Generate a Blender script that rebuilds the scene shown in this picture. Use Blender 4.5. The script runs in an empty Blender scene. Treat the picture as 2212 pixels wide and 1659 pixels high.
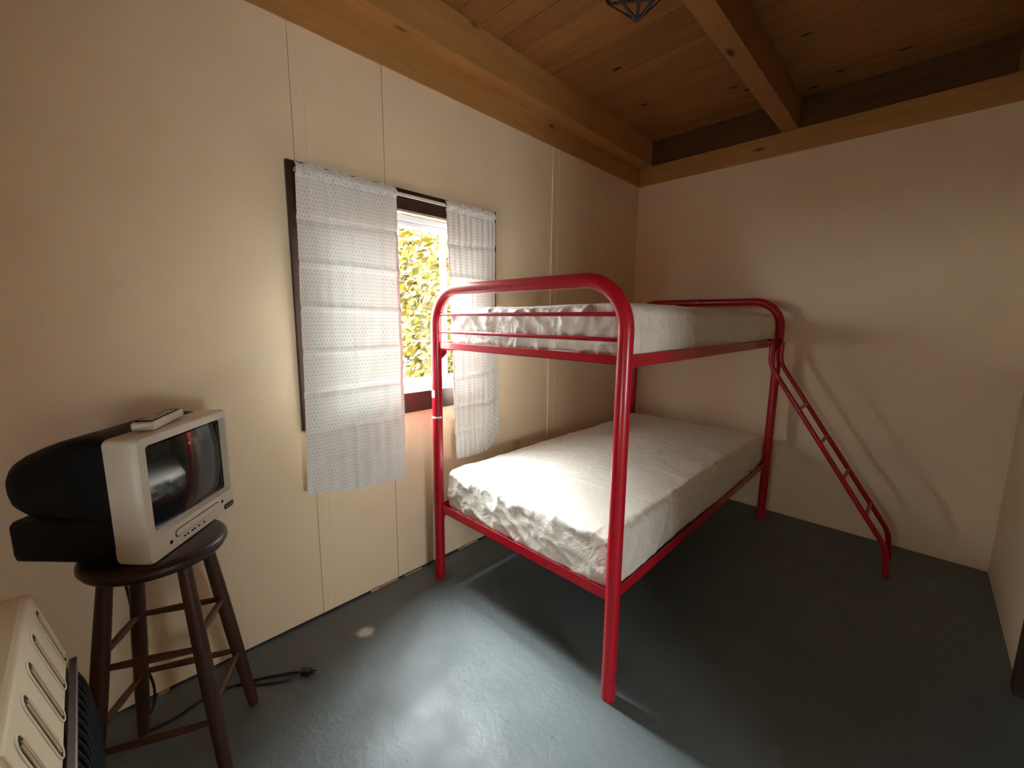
import bpy, bmesh, math, random
from mathutils import Vector, Matrix, noise
random.seed(7)
S = bpy.context.scene
COL = S.collection

# ------------------------------------------------------------------ camera, sky, sun, exposure
FPX = 905.07                                            # focal length in px of a 2212 px wide frame
def cam_matrix(yaw, pitch, roll):
    y, p, r = map(math.radians, (yaw, pitch, roll))
    fwd = Vector((math.sin(y)*math.cos(p), math.cos(y)*math.cos(p), math.sin(p)))
    right = Vector((math.cos(y), -math.sin(y), 0))
    up = right.cross(fwd)
    r2 = right*math.cos(r) + up*math.sin(r)
    u2 = -right*math.sin(r) + up*math.cos(r)
    return Matrix((r2, u2, -fwd)).transposed().to_4x4()
cam = bpy.data.objects.new('camera', bpy.data.cameras.new('camera'))
COL.objects.link(cam)
cam.data.sensor_fit = 'HORIZONTAL'
cam.data.sensor_width = 36.0
cam.data.lens = 36.0*FPX/2212.0
cam.data.clip_start = 0.02
cam.matrix_world = Matrix.Translation((0, 0, 1.35)) @ cam_matrix(-44.2438, -8.7653, 0.5501)
S.camera = cam

# hazy bright sky: an even base and a wide glow where the veiled sun stands, high in front of the window
SKY_BASE, SKY_GLOW, GLOW_P = 10.5, 70.0, 7.0
GLOW_DIR = Vector((-0.50, 0.08, 0.84)).normalized()
w = bpy.data.worlds.new('sky'); S.world = w; w.use_nodes = True
_nt = w.node_tree; bg = _nt.nodes['Background']; bg.inputs[0].default_value = (0.90, 0.965, 1.0, 1)
_tc = _nt.nodes.new('ShaderNodeTexCoord'); _dp = _nt.nodes.new('ShaderNodeVectorMath'); _dp.operation = 'DOT_PRODUCT'
_dp.inputs[1].default_value = GLOW_DIR; _nt.links.new(_tc.outputs['Generated'], _dp.inputs[0])
def _wm(op, a, b):
    n = _nt.nodes.new('ShaderNodeMath'); n.operation = op
    for i, v in enumerate((a, b)):
        if hasattr(v, 'links'): _nt.links.new(v, n.inputs[i])
        else: n.inputs[i].default_value = v
    return n.outputs[0]
_nt.links.new(_wm('ADD', _wm('MULTIPLY', _wm('POWER', _wm('MAXIMUM', _dp.outputs['Value'], 0.0), GLOW_P), SKY_GLOW), SKY_BASE), bg.inputs[1])

por = bpy.data.objects.new('window_daylight', bpy.data.lights.new('window_daylight', 'AREA'))
COL.objects.link(por)
por.data.shape = 'RECTANGLE'; por.data.size = 0.86; por.data.size_y = 0.92
por.data.cycles.is_portal = True                        # sampling aid for the sky seen through the window
por.location = (-1.945, 1.16, 1.417); por.rotation_euler = (0, math.radians(-90), 0)

por2 = bpy.data.objects.new('hall_daylight', bpy.data.lights.new('hall_daylight', 'AREA'))  # portal for the added, unseen hall window
COL.objects.link(por2)
por2.data.shape = 'RECTANGLE'; por2.data.size = 0.64; por2.data.size_y = 0.62
por2.data.cycles.is_portal = True
por2.location = (2.03, 0.33, 0.92); por2.rotation_euler = (0, math.radians(90), 0)

por3 = bpy.data.objects.new('front_daylight', bpy.data.lights.new('front_daylight', 'AREA'))  # portal for the added fill window behind the camera
COL.objects.link(por3)
por3.data.shape = 'RECTANGLE'; por3.data.size = 0.34; por3.data.size_y = 0.36
por3.data.cycles.is_portal = True
por3.location = (-0.23, -1.33, 0.68); por3.rotation_euler = (math.radians(90), 0, math.radians(180))

S.view_settings.view_transform = 'Standard'; S.view_settings.look = 'None'
S.view_settings.gamma = 1.0; S.view_settings.use_curve_mapping = False
S.view_settings.exposure = 1.72
S.cycles.max_bounces = 14; S.cycles.diffuse_bounces = 8; S.cycles.glossy_bounces = 5
S.cycles.transparent_max_bounces = 12; S.cycles.transmission_bounces = 8
S.cycles.sample_clamp_indirect = 12.0
S.cycles.use_denoising = True

# ------------------------------------------------------------------ materials
MATS = {}
def mat(name, col, rough=0.5, metal=0.0, spec=0.5, coat=0.0, build=None):
    if name in MATS: return MATS[name]
    m = bpy.data.materials.new(name); m.use_nodes = True
    nt = m.node_tree; b = nt.nodes['Principled BSDF']
    b.inputs['Base Color'].default_value = (*col, 1); b.inputs['Roughness'].default_value = rough
    b.inputs['Metallic'].default_value = metal; b.inputs['Specular IOR Level'].default_value = spec
    b.inputs['Coat Weight'].default_value = coat; b.inputs['Coat Roughness'].default_value = 0.08
    if build: build(nt, b)
    MATS[name] = m
    return m
def N(nt, t, **kw):
    n = nt.nodes.new(t)
    for k, v in kw.items():
        if k.startswith('i_'):
            n.inputs[int(k[2:]) if k[2:].isdigit() else k[2:].replace('_', ' ')].default_value = v
        else: setattr(n, k, v)
    return n
def coord(nt, scale=(1, 1, 1), kind='Object'):
    tc = N(nt, 'ShaderNodeTexCoord'); mp = N(nt, 'ShaderNodeMapping')
    mp.inputs['Scale'].default_value = scale
    nt.links.new(tc.outputs[kind], mp.inputs['Vector'])
    return mp.outputs['Vector']
def noise_tex(nt, vec, scale, detail=4, rough=0.55, dist=0.0):
    n = N(nt, 'ShaderNodeTexNoise'); n.inputs['Scale'].default_value = scale
    n.inputs['Detail'].default_value = detail; n.inputs['Roughness'].default_value = rough
    n.inputs['Distortion'].default_value = dist
    nt.links.new(vec, n.inputs['Vector']); return n.outputs['Fac']
def ramp(nt, fac, stops):
    r = N(nt, 'ShaderNodeValToRGB'); e = r.color_ramp.elements
    while len(e) < len(stops): e.new(0.5)
    for el, (p, c) in zip(e, stops):
        el.position = p; el.color = (*c, 1) if len(c) == 3 else c
    nt.links.new(fac, r.inputs['Fac']); return r.outputs['Color']
def bump(nt, b, h, strength=0.2, dist=0.01, prev=None):
    n = N(nt, 'ShaderNodeBump'); n.inputs['Strength'].default_value = strength; n.inputs['Distance'].default_value = dist
    nt.links.new(h, n.inputs['Height'])
    if prev is not None: nt.links.new(prev, n.inputs['Normal'])
    nt.links.new(n.outputs['Normal'], b.inputs['Normal']); return n.outputs['Normal']
def mixc(nt, fac, a, c, mode='MIX'):
    n = N(nt, 'ShaderNodeMix', data_type='RGBA', blend_type=mode)
    for sock, v in ((n.inputs[0], fac), (n.inputs[6], a), (n.inputs[7], c)):
        if hasattr(v, 'links'): nt.links.new(v, sock)
        elif isinstance(v, (int, float)): sock.default_value = v
        else: sock.default_value = (*v, 1)
    return n.outputs[2]
def math_n(nt, op, a, b=None, c=None):
    n = N(nt, 'ShaderNodeMath', operation=op)
    for i, v in enumerate((a, b, c)):
        if v is None: continue
        if hasattr(v, 'links'): nt.links.new(v, n.inputs[i])
        else: n.inputs[i].default_value = v
    return n.outputs[0]

def b_wall(nt, b):
    v = coord(nt)
    f = noise_tex(nt, v, 2.2, 5)
    c = ramp(nt, f, [(0.3, (0.81, 0.64, 0.435)), (0.7, (0.86, 0.685, 0.48))])
    nt.links.new(c, b.inputs['Base Color'])
    bump(nt, b, noise_tex(nt, v, 260, 3), 0.12, 0.003)
M_wall = mat('painted_panel', (0.72, 0.62, 0.49), 0.55, spec=0.35, build=b_wall)
M_gap = mat('panel_gap', (0.03, 0.022, 0.015), 0.9)

def b_floor(nt, b):
    v = coord(nt)
    big = noise_tex(nt, v, 1.6, 6, 0.6)
    c = ramp(nt, big, [(0.3, (0.085, 0.106, 0.106)), (0.55, (0.097, 0.12, 0.121)), (0.75, (0.108, 0.131, 0.134))])
    sp = noise_tex(nt, v, 62, 2, 0.5)
    c = mixc(nt, ramp(nt, sp, [(0.735, (0, 0, 0)), (0.76, (1, 1, 1))]), c, (0.04, 0.045, 0.04))
    gm = N(nt, 'ShaderNodeVectorMath', operation='DISTANCE'); gm.inputs[1].default_value = (-1.591, 0.736, 0.0); nt.links.new(v, gm.inputs[0])   # bright fleck of light painted into the floor colour
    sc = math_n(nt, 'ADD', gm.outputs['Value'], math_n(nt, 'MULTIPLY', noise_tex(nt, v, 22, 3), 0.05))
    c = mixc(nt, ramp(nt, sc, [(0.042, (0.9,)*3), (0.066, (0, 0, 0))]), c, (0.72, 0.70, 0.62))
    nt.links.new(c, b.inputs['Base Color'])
    r = ramp(nt, noise_tex(nt, v, 7, 5), [(0.3, (0.50,)*3), (0.7, (0.66,)*3)])
    nt.links.new(r, b.inputs['Roughness'])
    n1 = bump(nt, b, noise_tex(nt, v, 34, 4, 0.6, 0.4), 0.35, 0.008)
    bump(nt, b, noise_tex(nt, v, 150, 2), 0.08, 0.003, n1)
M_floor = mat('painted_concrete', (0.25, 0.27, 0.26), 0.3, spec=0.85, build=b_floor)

def wood(name, a, c, axis=0, rough=0.55, grain=1.0, knots=True, spec=0.3):
    def bld(nt, b):
        sc = [26, 26, 26]; sc[axis] = 2.0
        v = coord(nt, tuple(sc))
        f = noise_tex(nt, v, grain, 6, 0.6, 0.6)
        colr = ramp(nt, f, [(0.28, a), (0.72, c)])
        if knots:
            sk = [7, 7, 7]; sk[axis] = 2.6
            vo = N(nt, 'ShaderNodeTexVoronoi'); vo.inputs['Scale'].default_value = 1.0
            nt.links.new(coord(nt, tuple(sk)), vo.inputs['Vector'])
            k = ramp(nt, vo.outputs['Distance'], [(0.05, (1, 1, 1)), (0.13, (0, 0, 0))])
            colr = mixc(nt, k, colr, tuple(x*0.16 for x in a))
        nt.links.new(colr, b.inputs['Base Color'])
        bump(nt, b, f, 0.12, 0.004)
    return mat(name, c, rough, spec=spec, build=bld)
M_beam_y = wood('pine_plate_along_y', (0.40, 0.19, 0.055), (0.52, 0.265, 0.085), 1)
M_beam_x = wood('pine_plate_along_x', (0.40, 0.19, 0.055), (0.52, 0.265, 0.085), 0)
def b_plank(nt, b):
    v = coord(nt, (1.6, 30, 30))
    f = noise_tex(nt, v, 1.0, 6, 0.6, 0.6)
    colr = ramp(nt, f, [(0.28, (0.25, 0.105, 0.03)), (0.72, (0.36, 0.165, 0.052))])
    tc = N(nt, 'ShaderNodeTexCoord'); sx = N(nt, 'ShaderNodeSeparateXYZ'); nt.links.new(tc.outputs['Object'], sx.inputs[0])
    row = math_n(nt, 'FLOOR', math_n(nt, 'DIVIDE', math_n(nt, 'SUBTRACT', sx.outputs['Y'], 1.51), 0.1375))
    wn = N(nt, 'ShaderNodeTexWhiteNoise', noise_dimensions='1D'); nt.links.new(row, wn.inputs['W'])
    tint = ramp(nt, wn.outputs['Value'], [(0, (0.88, 0.87, 0.86)), (1, (1.08, 1.06, 1.04))])
    colr = mixc(nt, 1.0, colr, tint, 'MULTIPLY')
    vo = N(nt, 'ShaderNodeTexVoronoi'); vo.inputs['Scale'].default_value = 1.0
    nt.links.new(coord(nt, (3.4, 7.3, 7)), vo.inputs['Vector'])
    k = ramp(nt, vo.outputs['Distance'], [(0.06, (1, 1, 1)), (0.12, (0, 0, 0))])
    colr = mixc(nt, k, colr, (0.014, 0.006, 0.002))
    nt.links.new(colr, b.inputs['Base Color'])
    bump(nt, b, f, 0.1, 0.004)
M_plank = mat('pine_tongue_and_groove', (0.35, 0.16, 0.05), 0.5, spec=0.3, build=b_plank)
M_trimwood = wood('dark_stained_casing', (0.022, 0.009, 0.006), (0.050, 0.019, 0.011), 2, 0.4, knots=False)
M_seat = wood('dark_seat_wood', (0.018, 0.006, 0.004), (0.036, 0.012, 0.008), 0, 0.32, knots=False, spec=0.5)
M_leg = wood('stool_leg_wood', (0.045, 0.017, 0.009), (0.085, 0.034, 0.017), 2, 0.42, knots=False, spec=0.4)
M_rung = wood('stool_rung_wood', (0.06, 0.024, 0.012), (0.12, 0.050, 0.026), 2, 0.42, knots=False, spec=0.4)

def b_red(nt, b):
    v = coord(nt)
    f = noise_tex(nt, v, 26, 3)
    c = mixc(nt, ramp(nt, f, [(0.715, (0, 0, 0)), (0.73, (1, 1, 1))]), (0.40, 0.005, 0.016), (0.10, 0.008, 0.008))
    nt.links.new(c, b.inputs['Base Color'])
M_red = mat('red_gloss_enamel', (0.46, 0.006, 0.018), 0.30, spec=0.35, coat=0.2, build=b_red)
M_chip = mat('bare_primer', (0.75, 0.70, 0.60), 0.6)

def b_cover(nt, b):
    v = coord(nt)
    w1 = noise_tex(nt, coord(nt, (1, 1, 0.8)), 7, 6, 0.62, 1.6)
    w2 = noise_tex(nt, v, 26, 4, 0.6, 1.2)
    n1 = bump(nt, b, ramp(nt, w1, [(0.40, (0,)*3), (0.5, (1,)*3), (0.60, (0,)*3)]), 0.22, 0.012)
    bump(nt, b, w2, 0.22, 0.006, n1)
    b.inputs['Sheen Weight'].default_value = 0.15
M_cover = mat('white_mattress_cover', (0.74, 0.68, 0.60), 0.40, spec=0.45, build=b_cover)
M_ticking = mat('cream_mattress_ticking', (0.66, 0.60, 0.42), 0.8)

def curtain_mat():
    m = bpy.data.materials.new('dotted_curtain_cotton'); m.use_nodes = True; nt = m.node_tree
    nt.nodes.remove(nt.nodes['Principled BSDF']); out = nt.nodes['Material Output']
    tc = N(nt, 'ShaderNodeTexCoord'); sx = N(nt, 'ShaderNodeSeparateXYZ'); nt.links.new(tc.outputs['UV'], sx.inputs[0])
    P = 0.0155
    u = math_n(nt, 'DIVIDE', sx.outputs['X'], P); vv = math_n(nt, 'DIVIDE', sx.outputs['Y'], P)
    row = math_n(nt, 'FLOOR', vv)
    u2 = math_n(nt, 'ADD', u, math_n(nt, 'MULTIPLY', math_n(nt, 'MODULO', row, 2.0), 0.5))
    fu = math_n(nt, 'SUBTRACT', math_n(nt, 'FRACT', u2), 0.5); fv = math_n(nt, 'SUBTRACT', math_n(nt, 'FRACT', vv), 0.5)
    d = math_n(nt, 'ADD', math_n(nt, 'POWER', math_n(nt, 'ABSOLUTE', fu), 2.0), math_n(nt, 'POWER', math_n(nt, 'ABSOLUTE', fv), 2.0))
    k = math_n(nt, 'LESS_THAN', d, 0.020)
    c = mixc(nt, k, (0.80, 0.79, 0.74), (0.36, 0.38, 0.42))
    wv = noise_tex(nt, coord(nt), 900, 1)
    df = N(nt, 'ShaderNodeBsdfDiffuse'); tr = N(nt, 'ShaderNodeBsdfTranslucent'); mx = N(nt, 'ShaderNodeMixShader')
    nt.links.new(c, df.inputs['Color']); nt.links.new(mixc(nt, 1.0, c, (1.0, 0.99, 0.95), 'MULTIPLY'), tr.inputs['Color'])
    bp = N(nt, 'ShaderNodeBump'); bp.inputs['Strength'].default_value = 0.12; bp.inputs['Distance'].default_value = 0.001
    nt.links.new(wv, bp.inputs['Height']); nt.links.new(bp.outputs['Normal'], df.inputs['Normal'])
    mx.inputs[0].default_value = 0.019
    nt.links.new(df.outputs[0], mx.inputs[1]); nt.links.new(tr.outputs[0], mx.inputs[2]); nt.links.new(mx.outputs[0], out.inputs['Surface'])
    return m
M_curtain = curtain_mat()

def glass_mat():
    m = bpy.data.materials.new('window_glass'); m.use_nodes = True; nt = m.node_tree
    nt.nodes.remove(nt.nodes['Principled BSDF']); out = nt.nodes['Material Output']
    t = N(nt, 'ShaderNodeBsdfTransparent'); g = N(nt, 'ShaderNodeBsdfGlossy'); g.inputs['Roughness'].default_value = 0.02
    t.inputs['Color'].default_value = (0.97, 0.98, 0.97, 1)
    lw = N(nt, 'ShaderNodeLayerWeight'); mx = N(nt, 'ShaderNodeMixShader')
    nt.links.new(math_n(nt, 'ADD', math_n(nt, 'MULTIPLY', math_n(nt, 'POWER', lw.outputs['Facing'], 5.0), 0.6), 0.008), mx.inputs[0]); nt.links.new(t.outputs[0], mx.inputs[1]); nt.links.new(g.outputs[0], mx.inputs[2])
    nt.links.new(mx.outputs[0], out.inputs['Surface']); return m
M_glass = glass_mat()
M_vinyl = mat('white_vinyl', (0.46, 0.46, 0.49), 0.4)
M_cream_jamb = mat('cream_jamb', (0.42, 0.35, 0.26), 0.5)
M_rod = mat('white_curtain_rod', (0.75, 0.70, 0.62), 0.35)
M_silver = mat('silver_grey_plastic', (0.62, 0.565, 0.47), 0.38)
M_black = mat('black_plastic', (0.003, 0.003, 0.0035), 0.55, spec=0.18)
M_blackgloss = mat('black_gloss_plastic', (0.008, 0.008, 0.009), 0.2)
M_screen = mat('picture_tube_glass', (0.012, 0.016, 0.016), 0.06, spec=0.6)
M_cord = mat('black_cord', (0.008, 0.008, 0.008), 0.5)
M_heater = mat('cream_enamel_steel', (0.84, 0.74, 0.54), 0.45)
M_slot = mat('slot_dark', (0.02, 0.016, 0.012), 0.7)
M_grille = mat('dark_blue_grey_steel', (0.02, 0.024, 0.03), 0.35, metal=0.4)
M_steel = mat('steel_trim', (0.35, 0.34, 0.35), 0.35, metal=0.8)
M_iron = mat('black_iron', (0.006, 0.006, 0.007), 0.5)
M_bulb = mat('frosted_bulb', (0.85, 0.84, 0.80), 0.3)
M_outlet = mat('tan_outlet_plastic', (0.60, 0.50, 0.36), 0.45)
M_door = wood('dark_door_wood', (0.03, 0.017, 0.012), (0.06, 0.03, 0.02), 2, 0.5, knots=False)

# ------------------------------------------------------------------ mesh helpers
def meta(o, label=None, cat=None, group=None, kind=None):
    if label: o['label'] = label
    if cat: o['category'] = cat
    if group: o['group'] = group
    if kind: o['kind'] = kind
    return o
def root_of(o):
    while o.parent: o = o.parent
    return o
def obj(name, bm, m, parent=None, origin=(0, 0, 0), smooth=False, bevel=0.0, uv=None, angle=40):
    """world-space bmesh -> ONE mesh object"""
    og = root_of(parent).location.copy() if parent else Vector(origin)
    bmesh.ops.translate(bm, verts=bm.verts, vec=-og)
    bmesh.ops.recalc_face_normals(bm, faces=bm.faces)
    me = bpy.data.meshes.new(name); bm.to_mesh(me); bm.free()
    me.materials.append(m)
    o = bpy.data.objects.new(name, me); COL.objects.link(o)
    if parent: o.parent = parent
    else: o.location = og
    if smooth:
        for p in me.polygons: p.use_smooth = True
        if angle:
            me.set_sharp_from_angle(angle=math.radians(angle))
    if bevel:
        b = o.modifiers.new('bevel', 'BEVEL'); b.width = bevel; b.segments = 3; b.limit_method = 'ANGLE'; b.angle_limit = math.radians(50)
    return o
def thing(name, loc, label, cat, group=None):
    o = bpy.data.objects.new(name, None); o.empty_display_size = 0.1; COL.objects.link(o); o.location = loc
    return meta(o, label, cat, group)
def box(bm, x0, x1, y0, y1, z0, z1):
    vs = [bm.verts.new(p) for p in ((x0,y0,z0),(x1,y0,z0),(x1,y1,z0),(x0,y1,z0),(x0,y0,z1),(x1,y0,z1),(x1,y1,z1),(x0,y1,z1))]
    for f in ((3,2,1,0),(4,5,6,7),(0,1,5,4),(1,2,6,5),(2,3,7,6),(3,0,4,7)): bm.faces.new([vs[i] for i in f])
    return vs
def BM(*boxes):
    bm = bmesh.new()
    for b in boxes: box(bm, *b)
    return bm
def rbox(bm, c, ex, ey, ez, hx, hy, hz):
    c, ex, ey, ez = map(Vector, (c, ex, ey, ez))
    vs = []
    for sz in (-1, 1):
        for sx, sy in ((-1,-1),(1,-1),(1,1),(-1,1)): vs.append(bm.verts.new(c + ex*hx*sx + ey*hy*sy + ez*hz*sz))
    for f in ((3,2,1,0),(4,5,6,7),(0,1,5,4),(1,2,6,5),(2,3,7,6),(3,0,4,7)): bm.faces.new([vs[i] for i in f])
def tube(bm, pts, r, n=16, caps=True):
    pts = [Vector(p) for p in pts]; R = r if isinstance(r, (list, tuple)) else [r]*len(pts)
    T = []
    for i in range(len(pts)):
        a = pts[max(i-1, 0)]; b = pts[min(i+1, len(pts)-1)]
        T.append((b-a).normalized())
    up = Vector((0, 0, 1)) if abs(T[0].z) < 0.9 else Vector((1, 0, 0))
    u = T[0].cross(up).normalized(); rings = []
    for i, p in enumerate(pts):
        u = (u - T[i]*u.dot(T[i])).normalized(); v = T[i].cross(u)
        rings.append([bm.verts.new(p + (u*math.cos(2*math.pi*k/n) + v*math.sin(2*math.pi*k/n))*R[i]) for k in range(n)])
    for a, b in zip(rings, rings[1:]):
        for k in range(n): bm.faces.new((a[k], a[(k+1) % n], b[(k+1) % n], b[k]))
    if caps: bm.faces.new(rings[0][::-1]); bm.faces.new(rings[-1])
def arc(c, a, b, R, n=10):
    """points from c+a*R to c+b*R, a and b unit and perpendicular"""
    c, a, b = map(Vector, (c, a, b))
    return [c + a*R*math.cos(t) + b*R*math.sin(t) for t in [math.pi/2*i/n for i in range(n+1)]]
def fillet(pts, r, n=6):
    pts = [Vector(p) for p in pts]; out = [pts[0]]
    for a, p, b in zip(pts, pts[1:], pts[2:]):
        d0 = (a-p).normalized(); d1 = (b-p).normalized()
        t = min(r, (a-p).length*0.45, (b-p).length*0.45)
        p0 = p+d0*t; p1 = p+d1*t
        for i in range(n+1):
            s = i/n; out.append(p0*(1-s)**2 + p*2*s*(1-s) + p1*s*s)
    out.append(pts[-1]); return out
def lathe(bm, c, prof, n=48):
    c = Vector(c); rings = []
    for r, z in prof:
        if r < 1e-6: rings.append([bm.verts.new(c + Vector((0, 0, z)))])
        else: rings.append([bm.verts.new(c + Vector((r*math.cos(2*math.pi*k/n), r*math.sin(2*math.pi*k/n), z))) for k in range(n)])
    for a, b in zip(rings, rings[1:]):
        if len(a) == 1 and len(b) == 1: continue
        for k in range(n):
            if len(a) == 1: bm.faces.new((a[0], b[k], b[(k+1) % n]))
            elif len(b) == 1: bm.faces.new((a[k], b[0], a[(k+1) % n]))
            else: bm.faces.new((a[k], a[(k+1) % n], b[(k+1) % n], b[k]))
def loft(bm, rings, caps=True):
    R = [[bm.verts.new(p) for p in r] for r in rings]
    n = len(R[0])
    for a, b in zip(R, R[1:]):
        for k in range(n): bm.faces.new((a[k], a[(k+1) % n], b[(k+1) % n], b[k]))
    if caps: bm.faces.new(R[0][::-1]); bm.faces.new(R[-1])
def rrect(w0, w1, h0, h1, r, n=5):
    """2D rounded rectangle outline, counter-clockwise"""
    out = []
    for cx, cy, a in ((w1-r, h0+r, -90), (w1-r, h1-r, 0), (w0+r, h1-r, 90), (w0+r, h0+r, 180)):
        for i in range(n+1):
            t = math.radians(a + 90*i/n); out.append((cx+r*math.cos(t), cy+r*math.sin(t)))
    return out

# ------------------------------------------------------------------ room shell
XW, YB, XR, YF = -1.8225, 3.357, 0.40, -1.20
ZP0, ZP1, ZC = 2.437, 2.577, 2.757            # wall plate underside, its top, ceiling boards
W0, W1, H0, H1 = 0.70, 1.62, 0.982, 1.852     # window opening
struct = lambda o: meta(o, kind='structure')

bm = bmesh.new(); box(bm, -2.05, 0.60, -1.40, 3.56, -0.12, 0.0)
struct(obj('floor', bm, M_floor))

# window wall: painted sheets with narrow open joints over a dark backing
def wall_sheets(bm, x0, x1, spans, z0, z1, hole=None):
    for a, b in spans:
        if hole and b > hole[0] and a < hole[1]:
            lo, hi = max(a, hole[0]), min(b, hole[1])
            if a < lo: box(bm, x0, x1, a, lo, z0, z1)
            if b > hi: box(bm, x0, x1, hi, b, z0, z1)
            box(bm, x0, x1, lo, hi, z0, hole[2]); box(bm, x0, x1, lo, hi, hole[3], z1)
        else: box(bm, x0, x1, a, b, z0, z1)
hole = (W0, W1, H0, H1)
bm = bmesh.new()
wall_sheets(bm, XW-0.014, XW, [(YF, 0.6503), (0.6517, 1.0338), (1.0364, YB)], 0.012, ZP1-0.002, hole)
wl = struct(obj('wall_left', bm, M_wall, bevel=0.0012))
bm = bmesh.new()
wall_sheets(bm, XW-0.115, XW-0.0145, [(YF-0.2, YB+0.2)], 0.0, ZC+0.02, (W0-0.02, W1+0.02, H0-0.02, H1+0.02))
struct(obj('trim_1', bm, M_gap))
struct(obj('wall_back', BM((XW-0.02, XR+0.16, YB, YB+0.16, 0.0, ZC+0.02)), M_wall))
D0, D1 = 0.31, 1.10                           # unseen doorway beside the camera, added to let in fill light
struct(obj('wall_right', BM((XR, XR+0.16, 2.30, YB+0.16, 0, ZC+0.02), (XR, XR+0.16, YF-0.2, D0, 0, ZC+0.02), (XR, XR+0.16, D1, 1.46, 0, ZC+0.02),
                            (XR, XR+0.16, D0, D1, 2.03, ZC+0.02), (XR, XR+0.16, 1.46, 2.30, 2.06, ZC+0.02)), M_wall))
# unseen hall with a small sky window, added as source of that fill
HX, HWY0, HWY1, HWZ0, HWZ1 = 1.90, 0.02, 0.64, 0.60, 1.24
struct(obj('wall_added_hall', BM((XR+0.16, HX+0.12, YF-0.2, YF-0.1, 0, ZC+0.02), (XR+0.16, HX+0.12, 1.40, 1.50, 0, ZC+0.02),
    (HX, HX+0.12, YF-0.1, HWY0, 0, ZC+0.02), (HX, HX+0.12, HWY1, 1.40, 0, ZC+0.02), (HX, HX+0.12, HWY0, HWY1, 0, HWZ0), (HX, HX+0.12, HWY0, HWY1, HWZ1, ZC+0.02)), M_wall))
struct(obj('floor_added_hall', BM((0.60, HX+0.12, YF-0.2, 1.50, -0.12, 0.0)), M_floor))
struct(obj('ceiling_added_hall', BM((XR+0.105, HX+0.12, YF-0.2, 1.50, ZC+0.0005, ZC+0.02)), M_gap))
w2 = bmesh.new()
for q in ((HX+0.02, HX+0.07, HWY0, HWY0+0.03, HWZ0, HWZ1), (HX+0.02, HX+0.07, HWY1-0.03, HWY1, HWZ0, HWZ1), (HX+0.02, HX+0.07, HWY0+0.03, HWY1-0.03, HWZ0, HWZ0+0.03), (HX+0.02, HX+0.07, HWY0+0.03, HWY1-0.03, HWZ1-0.03, HWZ1)): box(w2, *q)
win2 = struct(obj('fill_window_2', w2, M_vinyl, bevel=0.003))
obj('window_pane', BM((HX+0.043, HX+0.047, HWY0+0.03, HWY1-0.03, HWZ0+0.03, HWZ1-0.03)), M_glass, win2)  # pane of the added, unseen hall window
# low unseen window behind the camera, added for fill light
FX0, FX1, FZ0, FZ1 = -0.40, -0.06, 0.50, 0.86
struct(obj('wall_front', BM((XW-0.16, FX0, YF-0.12, YF, 0, ZC+0.02), (FX1, XR+0.16, YF-0.12, YF, 0, ZC+0.02), (FX0, FX1, YF-0.12, YF, 0, FZ0), (FX0, FX1, YF-0.12, YF, FZ1, ZC+0.02)), M_wall))
w3 = bmesh.new()
for q in ((FX0, FX0+0.03, YF-0.08, YF-0.03, FZ0, FZ1), (FX1-0.03, FX1, YF-0.08, YF-0.03, FZ0, FZ1), (FX0+0.03, FX1-0.03, YF-0.08, YF-0.03, FZ0, FZ0+0.03), (FX0+0.03, FX1-0.03, YF-0.08, YF-0.03, FZ1-0.03, FZ1)): box(w3, *q)
win3 = struct(obj('fill_window_3', w3, M_vinyl, bevel=0.003))
obj('window_pane', BM((FX0+0.03, FX1-0.03, YF-0.057, YF-0.053, FZ0+0.03, FZ1-0.03)), M_glass, win3)  # pane of the added, unseen window behind the camera
d1 = struct(obj('door_1', BM((XR+0.05, XR+0.09, 1.50, 2.26, 0.008, 2.02)), M_door, bevel=0.003))
obj('door_casing', BM((XR-0.016, XR+0.155, 2.262, 2.335, 0, 2.10), (XR-0.016, XR+0.155, 1.425, 1.498, 0, 2.10), (XR-0.016, XR+0.155, 1.4985, 2.2615, 2.022, 2.10)), M_door, d1, bevel=0.003)
bm = bmesh.new(); lathe(bm, (XR+0.02, 1.57, 0.98), [(0, -0.026), (0.018, -0.022), (0.026, 0), (0.018, 0.022), (0, 0.026)], 20)
box(bm, XR+0.02, XR+0.05, 1.562, 1.578, 0.972, 0.988)
obj('door_knob', bm, M_steel, d1, smooth=True)

# plates, joists, ceiling boards
struct(obj('trim_2', BM((XW-0.0005, XW+0.006, YF, YB-0.0065, ZP0, ZP1)), M_beam_y, bevel=0.002))
struct(obj('trim_3', BM((XW, XR, YB-0.006, YB+0.0005, ZP0, ZP1)), M_beam_x, bevel=0.002))
n = 4
for x0, x1 in ((XW, -1.715), (-0.817, -0.722), (0.185, 0.28)):
    struct(obj('trim_%d' % n, BM((x0, x1, YF, YB-0.0002, ZP1+0.0005, ZC+0.005)), M_beam_y if n == 4 else wood('joist_pine', (0.28, 0.125, 0.04), (0.38, 0.18, 0.06), 1), bevel=0.002)); n += 1
struct(obj('trim_7', BM((-1.7148, -0.8172, YB-0.012, YB, ZP1+0.0005, ZC), (-0.7218, 0.1848, YB-0.012, YB, ZP1+0.0005, ZC), (0.2802, XR, YB-0.012, YB, ZP1+0.0005, ZC)), wood('shaded_blocking', (0.08, 0.034, 0.012), (0.13, 0.058, 0.02), 0)))  # shade of the recess put into a darker wood colour
bm = bmesh.new()
y = 1.51 - 0.1375*21
while y < YB+0.1:
    box(bm, XW-0.1, XR+0.1, y+0.0018, y+0.1375-0.0018, ZC, ZC+0.02); y += 0.1375
struct(obj('ceiling', bm, M_plank, bevel=0.0015))
struct(obj('trim_8', BM((-2.05, 2.10, -1.42, 3.58, ZC+0.021, ZC+0.16)), M_gap))
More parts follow.
